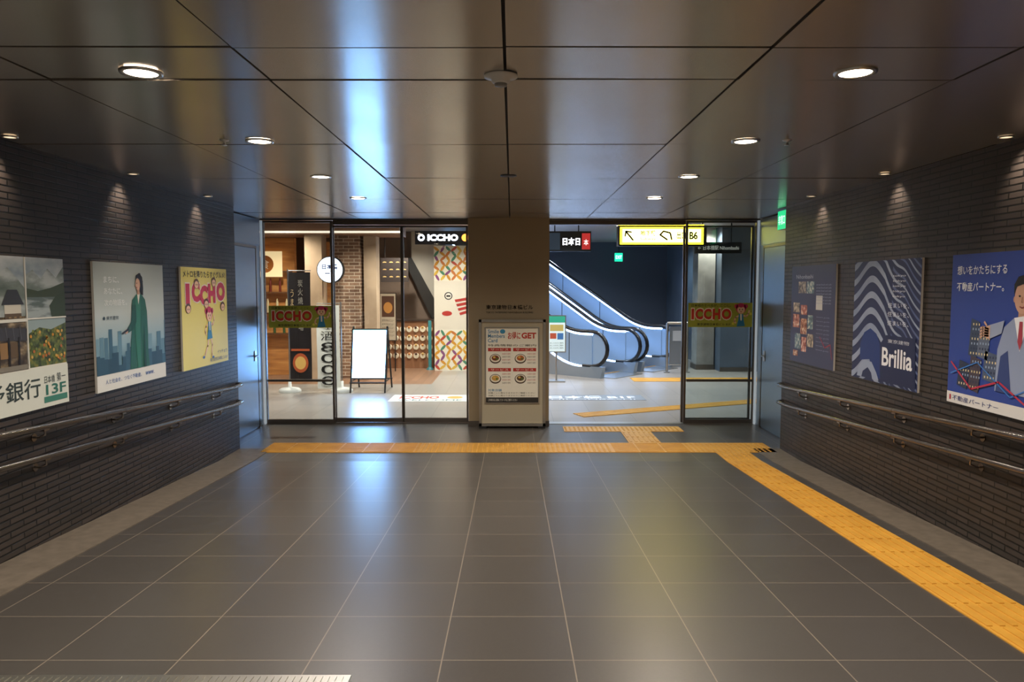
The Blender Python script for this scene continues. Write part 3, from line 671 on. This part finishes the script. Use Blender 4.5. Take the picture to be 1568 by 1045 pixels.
b.tube([(w0, 13.41, .18), (w1, 13.41, .18)], .014, BLACK, 8); b.tube([(w0, 14.1, .18), (w1, 14.1, .18)], .012, BLACK, 8); b.done()

# patterned advertisement column + sign
b = B('advertising_column')
b.box(-1.79, -.62, 17.0, 17.7, 0, 2.88, P('#e6dac6'))
pn = Panel(b, (-1.79, 17.0, 0), (1.17, 0, 0), (0, 0, 2.88))
pn.rect(0, 0, 1, .33, P('#f0e6d0')); pn.rect(0, .72, 1, 1, P('#f0e6d0'))
random.seed(11)
leafc = ['#d8952c', '#c24a33', '#8a4a7a', '#e0b548', '#d07a3a', '#4f8a6a', '#d8952c']
for (va, vb) in ((.008, .322), (.728, .992)):
    nv = int((vb-va)/.036); nu = 9
    for i in range(nu):
        for j in range(nv):
            u = (i+.5)/nu+random.uniform(-.012, .012); v = va+(vb-va)*(j+.5)/nv; a = math.radians((48 if (i+j) % 2 else -48)+random.uniform(-14, 14))
            r1 = .074; r2 = .026; cm = P(leafc[(i*3+j*2+random.randint(0, 2)) % 7])
            q = [(u+r1*math.cos(a)*math.cos(t)-r2*math.sin(a)*math.sin(t), v+(r1*math.sin(a)*math.cos(t)+r2*math.cos(a)*math.sin(t))*.41) for t in [k2*math.pi/6 for k2 in range(12)]]
            pn.poly([(min(1, max(0, uu)), min(vb+.006, max(va-.006, vv))) for uu, vv in q], cm, 2+(i+j) % 2)
pn.ell(.28, .60, .09, .035, P('#e8e0d0'), 2); pn.ell(.28, .60, .08, .031, P('#2a2420'), 3); pn.ell(.28, .60, .06, .023, P('#e8e0d0'), 4); pn.text('一', .24, .592, .32, .606, P('#2a2420'), 5)
for k in range(4): pn.poly([(.40+.05*k*.6, .57-.035*k), (.82-.05*k*.6, .60-.035*k), (.80-.05*k*.6, .575-.035*k), (.42+.05*k*.6, .55-.035*k)], P('#b8332b'), 3)
pn.ell(.25, .46, .1, .02, P('#b8332b'), 3); b.done()
b = B('illuminated_store_sign'); b.box(-2.2, -.62, 16.85, 17.0, 2.90, 3.2, P('#14141c'))
pn = Panel(b, (-2.2, 16.85, 2.90), (1.58, 0, 0), (0, 0, .30)); SW = mat('sign_letter_glow', '#ffffff', .4, 0, 5, '#e6ecff')
pn.ell(.09, .5, .05, .26, SW, 2); pn.ell(.09, .5, .025, .13, P('#14141c'), 3); pn.text('ICCHO', .18, .25, .62, .75, SW, 2, .05); pn.ell(.72, .5, .05, .28, mat('sign_orange_glow', '#ff9a40', .4, 0, 3), 2); pn.text('B1', .82, .25, .97, .75, SW, 2, .05); b.done()

# decorated counter with rows of round lanterns
b = B('store_counter_with_round_faces'); b.box(-3.0, -1.88, 17.5, 17.9, 0, 1.12, mat('counter_wood', '#9a6a48', .5)); b.box(-3.02, -1.86, 17.46, 17.92, 1.12, 1.16, mat('counter_top', '#3a2a20', .4))
for r in range(4):
    for k in range(7):
        cx = -2.92+.16*k; cz = .30+.21*r
        b.tube([(cx, 17.50, cz), (cx, 17.45, cz)], [.072, .06], P('#e9dcc0'), 16); b.tube([(cx, 17.455, cz+.045), (cx, 17.435, cz+.04)], [.035, .022], P(['#d08a4c', '#5a3a2a', '#c9a05a'][(r+k) % 3]), 12)
b.done()
b = B('teal_post'); b.tube([(-1.92, 17.2, 0), (-1.92, 17.2, .06)], [.09, .05], P('#2a6a70')); b.tube([(-1.92, 17.2, .05), (-1.92, 17.2, 1.15)], .04, P('#3a8a90'), 12); b.done()
b = B('menu_board'); b.box(-3.02, -2.64, 16.85, 16.9, .7, 1.8, P('#3a2a20'))
pn = Panel(b, (-3.0, 16.85, .72), (.34, 0, 0), (0, 0, 1.06)); pn.rect(0, 0, 1, 1, P('#c9b9a0')); pn.rect(.08, .5, .92, .95, P('#5a3a2a'), 2); pn.ell(.5, .7, .3, .12, P('#d09048'), 3)
for k in range(5): pn.text('おすすめメニュー', .1, .4-.08*k, .9, .45-.08*k, P('#2a1a14'), 3)
b.tube([(-2.98, 16.87, 0), (-2.98, 16.87, .72)], .012, BLACK, 8); b.tube([(-2.68, 16.87, 0), (-2.68, 16.87, .72)], .012, BLACK, 8); b.done()
b = B('hanging_shop_panel'); b.box(-3.1, -2.45, 17.5, 17.55, 2.05, 2.62, P('#3a302c'))
pn = Panel(b, (-3.1, 17.5, 2.05), (.65, 0, 0), (0, 0, .57))
for r in range(3):
    for k in range(4): pn.ell(.14+.24*k, .2+.3*r, .07, .05, P('#c9a568'), 2, 12, 0, 180)
for x in (-3.0, -2.55): b.tube([(x, 17.52, 2.6), (x, 17.52, 3.3)], .01, BLACK, 6)
b.done()
# sloping stair underside rising along the store back wall
b = B('stair_soffit')
b.hexa([(-2.62, 18.1, 0), (-1.82, 18.1, 0), (-1.82, 18.39, 0), (-2.62, 18.39, 0), (-2.62, 18.1, 1.12), (-1.82, 18.1, 1.12), (-1.82, 18.39, 1.12), (-2.62, 18.39, 1.12)], P('#7d6a58'))
b.poly([(-2.45, 18.09, 2.6), (-1.82, 18.09, 1.45), (-1.82, 18.09, 3.29), (-2.45, 18.09, 3.29)], P('#a89e90'))
b.hexa([(-2.64, 18.08, 2.6), (-1.95, 18.08, 1.12), (-1.95, 18.39, 1.12), (-2.64, 18.39, 2.6), (-2.45, 18.08, 2.65), (-1.82, 18.08, 1.5), (-1.82, 18.39, 1.5), (-2.45, 18.39, 2.65)], P('#26221f'))
b.done()

# floor decals
b = B('floor_decal_mat'); b.box(-2.1, -.72, 12.35, 13.1, .0, .004, P('#d8d6cc')); pn = Panel(b, (-2.1, 12.35, .004), (1.38, 0, 0), (0, .75, 0)); pn.text('ICCHO', .1, .4, .6, .8, P('#b8402c'), 1, .04); pn.text('WELCOME', .1, .1, .9, .3, P('#3a6a6a'), 1); pn.ell(.8, .6, .1, .2, P('#d89a3a'), 1); b.done()
b = B('floor_decal_mat'); b.box(.5, 2.3, 12.5, 13.1, .0, .004, P('#7b8086')); pn = Panel(b, (.5, 12.5, .004), (1.8, 0, 0), (0, .6, 0)); pn.text('日本橋 B1F', .08, .3, .92, .8, P('#e8eaee'), 1, .03); pn.text('NIHONBASHI', .1, .08, .9, .22, P('#e0e2e6'), 1); b.done()

# ------------------------------------------------------------ signs (right)
b = B('hanging_direction_sign')
SY = mat('sign_yellow_backlit', '#fff08a', .4, 0, 9.0, '#ffe020'); SWY = mat('sign_white_backlit', '#fffbe0', .4, 0, 8.0, '#fff07a')
b.box(1.99, 3.64, 13.9, 14.15, 2.70, 3.08, BLACK)
pn = Panel(b, (2.02, 13.9, 2.73), (1.56, 0, 0), (0, 0, .32)); pn.rect(0, 0, 1, 1, SY, 1); pn.rect(.03, .12, .97, .88, SWY, 2)
ik = mat('sign_black_ink', '#050505', .6)
pn.line([(.16, .22), (.07, .74)], .05, ik, 3); pn.line([(.06, .45), (.07, .76), (.14, .70)], .045, ik, 3)
pn.text('地下鉄', .24, .5, .43, .82, ik, 3, .03); pn.text('Subway', .24, .2, .43, .4, ik, 3, .01)
pn.line([(.57, .25), (.48, .55), (.52, .76), (.60, .66), (.62, .25)], .05, ik, 3)
pn.text('出口', .68, .3, .79, .74, ik, 3, .03); pn.text('B6', .83, .28, .93, .74, ik, 3, .04)
for x in (2.3, 3.3): b.tube([(x, 14.02, 3.08), (x, 14.02, 3.3)], .015, BLACK, 8)
b.box(2.02, 3.6, 13.95, 14.1, 3.085, 3.1, SY)
b.done()
b = B('hanging_direction_sign'); b.box(3.75, 4.7, 15.2, 15.3, 2.62, 2.85, P('#15161a')); pn = Panel(b, (3.75, 15.2, 2.62), (.95, 0, 0), (0, 0, .23)); pn.text('← 日本橋駅 Nihombashi', .06, .3, .94, .7, P('#c9c9c4', .6), 2)
for x in (3.9, 4.5): b.tube([(x, 15.25, 2.85), (x, 15.25, 3.3)], .012, BLACK, 8)
b.done()
b = B('hanging_store_sign'); b.box(.7, 1.66, 15.6, 15.7, 2.68, 3.1, P('#101216')); pn = Panel(b, (.7, 15.6, 2.68), (.96, 0, 0), (0, 0, .42))
pn.text('日本日', .38, .3, .76, .68, P('#e8ecf4', 3), 2, .03); pn.rect(.80, .1, .98, .9, P('#a52a2a', 1), 2); pn.text('本', .84, .3, .94, .6, P('#f4e8e0', 2), 3)
pn.rect(.03, .08, .32, .92, P('#2c3a48', .5), 2)
for x in (.9, 1.4): b.tube([(x, 15.65, 3.1), (x, 15.65, 3.3)], .012, BLACK, 8)
b.done()
b = B('exit_sign'); b.box(3.0, 3.22, 21.6, 21.7, 2.68, 2.92, mat('exit_green', '#18c490', .4, 0, 2)); pn = Panel(b, (3.0, 21.6, 2.68), (.22, 0, 0), (0, 0, .24)); pn.text('EXIT', .1, .3, .9, .7, P('#ffffff', 2), 1); b.tube([(3.11, 21.65, 2.92), (3.11, 21.65, 3.3)], .01, BLACK, 6); b.done()
b = B('poster_stand'); b.box(.72, 1.1, 15.0, 15.04, .6, 1.36, SILVER); pn = Panel(b, (.74, 15.0, .62), (.34, 0, 0), (0, 0, .72)); pn.rect(0, 0, 1, 1, P('#d8e4e0', .3)); pn.rect(0, .82, 1, 1, P('#2f9a7a', .3), 2); pn.rect(.1, .58, .9, .76, P('#b9a25a', .3), 2); pn.rect(.1, .36, .48, .52, P('#c9583a'), 2); pn.rect(.54, .34, .9, .52, P('#4a7ab0'), 2)  # unlit stand; slight glow is put into some of the print colours
for k in range(3): pn.text('おしらせのご案内', .1, .22-.07*k, .9, .26-.07*k, P('#24443c'), 3)
b.tube([(.91, 15.06, 0.02), (.91, 15.06, 1.3)], .018, SILVER, 10); b.box(.74, 1.08, 14.88, 15.22, 0, .025, SILVER); b.done()

# ------------------------------------------------------------ escalators
D = V((-.75, .66, 0)).normalized(); W = V((.66, .75, 0)).normalized()
O = V((1.72, 15.7, 0)); TAN = .577; SMAX = 4.5
S0 = .25
def bz(s):
    if s < S0: return 0
    if s < S0+.8: return TAN*(s-S0)**2/1.6
    return TAN*(s-S0-.4)
ESC_SIDE = metal_mat('escalator_cladding', '#9aa6b2', .3, metal=.7); STEP = metal_mat('escalator_step', '#6a6c70', .4)
def escalator(w0):
    b = B('escalator')
    def pt(s, w, z): q = O+D*s+W*(w0+w); return V((q.x, q.y, z))
    ss = [-.0+.15*k for k in range(int(SMAX/.15)+1)]
    for w in (0, 1.30):
        hp = [pt(SMAX, w, bz(SMAX)+.98)]+[pt(s, w, bz(s)+.98) for s in reversed(ss)]
        for k in range(1, 13):
            a = math.pi*k/12; hp.append(pt(-.38*math.sin(a), w, .61+.37*math.cos(a)))
        hp.append(pt(.25, w, .24)); b.tube(hp, .042, RUBBER, 10)
        for s0, s1 in zip(ss[:-1], ss[1:]):
            a, c = (-.02, .02)
            b.hexa([pt(s0, w+a, bz(s0)+.22), pt(s1, w+a, bz(s1)+.22), pt(s1, w+c, bz(s1)+.22), pt(s0, w+c, bz(s0)+.22), pt(s0, w+a, bz(s0)+.93), pt(s1, w+a, bz(s1)+.93), pt(s1, w+c, bz(s1)+.93), pt(s0, w+c, bz(s0)+.93)], EGLASS)
        for s in ss[4::8]: b.hexa([pt(s, w-.024, bz(s)+.25), pt(s+.015, w-.024, bz(s)+.25), pt(s+.015, w+.024, bz(s)+.25), pt(s, w+.024, bz(s)+.25), pt(s, w-.024, bz(s)+.9), pt(s+.015, w-.024, bz(s)+.9), pt(s+.015, w+.024, bz(s)+.9), pt(s, w+.024, bz(s)+.9)], RUBBER)
        b.poly([pt(0, w, .25)]+[pt(-.33*math.sin(math.pi*k/12), w, .60-.33*math.cos(math.pi*k/12)) for k in range(0, 13)]+[pt(0, w, .93)], EGLASS)
        for off, r, m in ((.925, .030, LED), (.235, .024, LED)):
            b.tube([pt(s, w, bz(s)+off) for s in ss], r, m, 6)
        for s0, s1 in zip(ss[:-1], ss[1:]):
            a, c = (-.09, .09); zb0 = max(0, bz(s0)-.35); zb1 = max(0, bz(s1)-.35)
            b.hexa([pt(s0, w+a, zb0), pt(s1, w+a, zb1), pt(s1, w+c, zb1), pt(s0, w+c, zb0), pt(s0, w+a, bz(s0)+.22), pt(s1, w+a, bz(s1)+.22), pt(s1, w+c, bz(s1)+.22), pt(s0, w+c, bz(s0)+.22)], ESC_SIDE)
        b.hexa([pt(-.25, w-.07, 0), pt(0, w-.09, 0), pt(0, w+.09, 0), pt(-.25, w+.07, 0), pt(-.3, w-.05, .24), pt(0, w-.09, .24), pt(0, w+.09, .24), pt(-.3, w+.05, .24)], ESC_SIDE)
    b.hexa([pt(-.5, .1, 0), pt(.3, .1, 0), pt(.3, 1.2, 0), pt(-.5, 1.2, 0), pt(-.5, .1, .012), pt(.3, .1, .012), pt(.3, 1.2, .012), pt(-.5, 1.2, .012)], SILVER)
    s = .1
    while s < SMAX-.4:
        z = bz(s+.2)+.015; zl = max(0, z-.3)
        b.hexa([pt(s, .1, zl), pt(s+.4, .1, zl), pt(s+.4, 1.2, zl), pt(s, 1.2, zl), pt(s, .1, z), pt(s+.4, .1, z), pt(s+.4, 1.2, z), pt(s, 1.2, z)], STEP)
        b.hexa([pt(s, .1, z), pt(s+.03, .1, z), pt(s+.03, 1.2, z), pt(s, 1.2, z), pt(s, .1, z+.004), pt(s+.03, .1, z+.004), pt(s+.03, 1.2, z+.004), pt(s, 1.2, z+.004)], YEL)
        s += .4
    b.done()
escalator(0); escalator(1.6)
BG = mat('barrier_grey_panel', '#7d858e', .35, .5)
def barrier(xa, xb, y):
    b = B('concourse_barrier_gate')
    for x in (xa, xb): b.tube([(x, y, 0), (x, y, 1.12)], .03, SILVER, 12); b.tube([(x, y, 0), (x, y, .02)], .07, SILVER, 16)
    b.tube([(xa, y, 1.12), (xb, y, 1.12)], .03, SILVER, 12); b.tube([(xa, y, .18), (xb, y, .18)], .015, SILVER, 8)
    b.box(xa+.05, xb-.05, y-.01, y+.01, .2, 1.04, BG); b.box(xa+.12, xb-.12, y-.016, y-.01, .72, .95, P('#a7adb4')); b.done()
barrier(3.5, 3.95, 16.6)

# ------------------------------------------------------------ world / camera
w = bpy.data.worlds.new('World'); S.world = w; w.use_nodes = True
w.node_tree.nodes['Background'].inputs[0].default_value = (.05, .05, .055, 1); w.node_tree.nodes['Background'].inputs[1].default_value = .5
cd = bpy.data.cameras.new('camera'); cam = bpy.data.objects.new('camera', cd); S.collection.objects.link(cam)
cd.sensor_width = 36; cd.lens = 25.94; cam.location = (0, 0, 1.93); cam.rotation_euler = (math.radians(90-4.18), 0, 0); cd.clip_start = .05
S.camera = cam
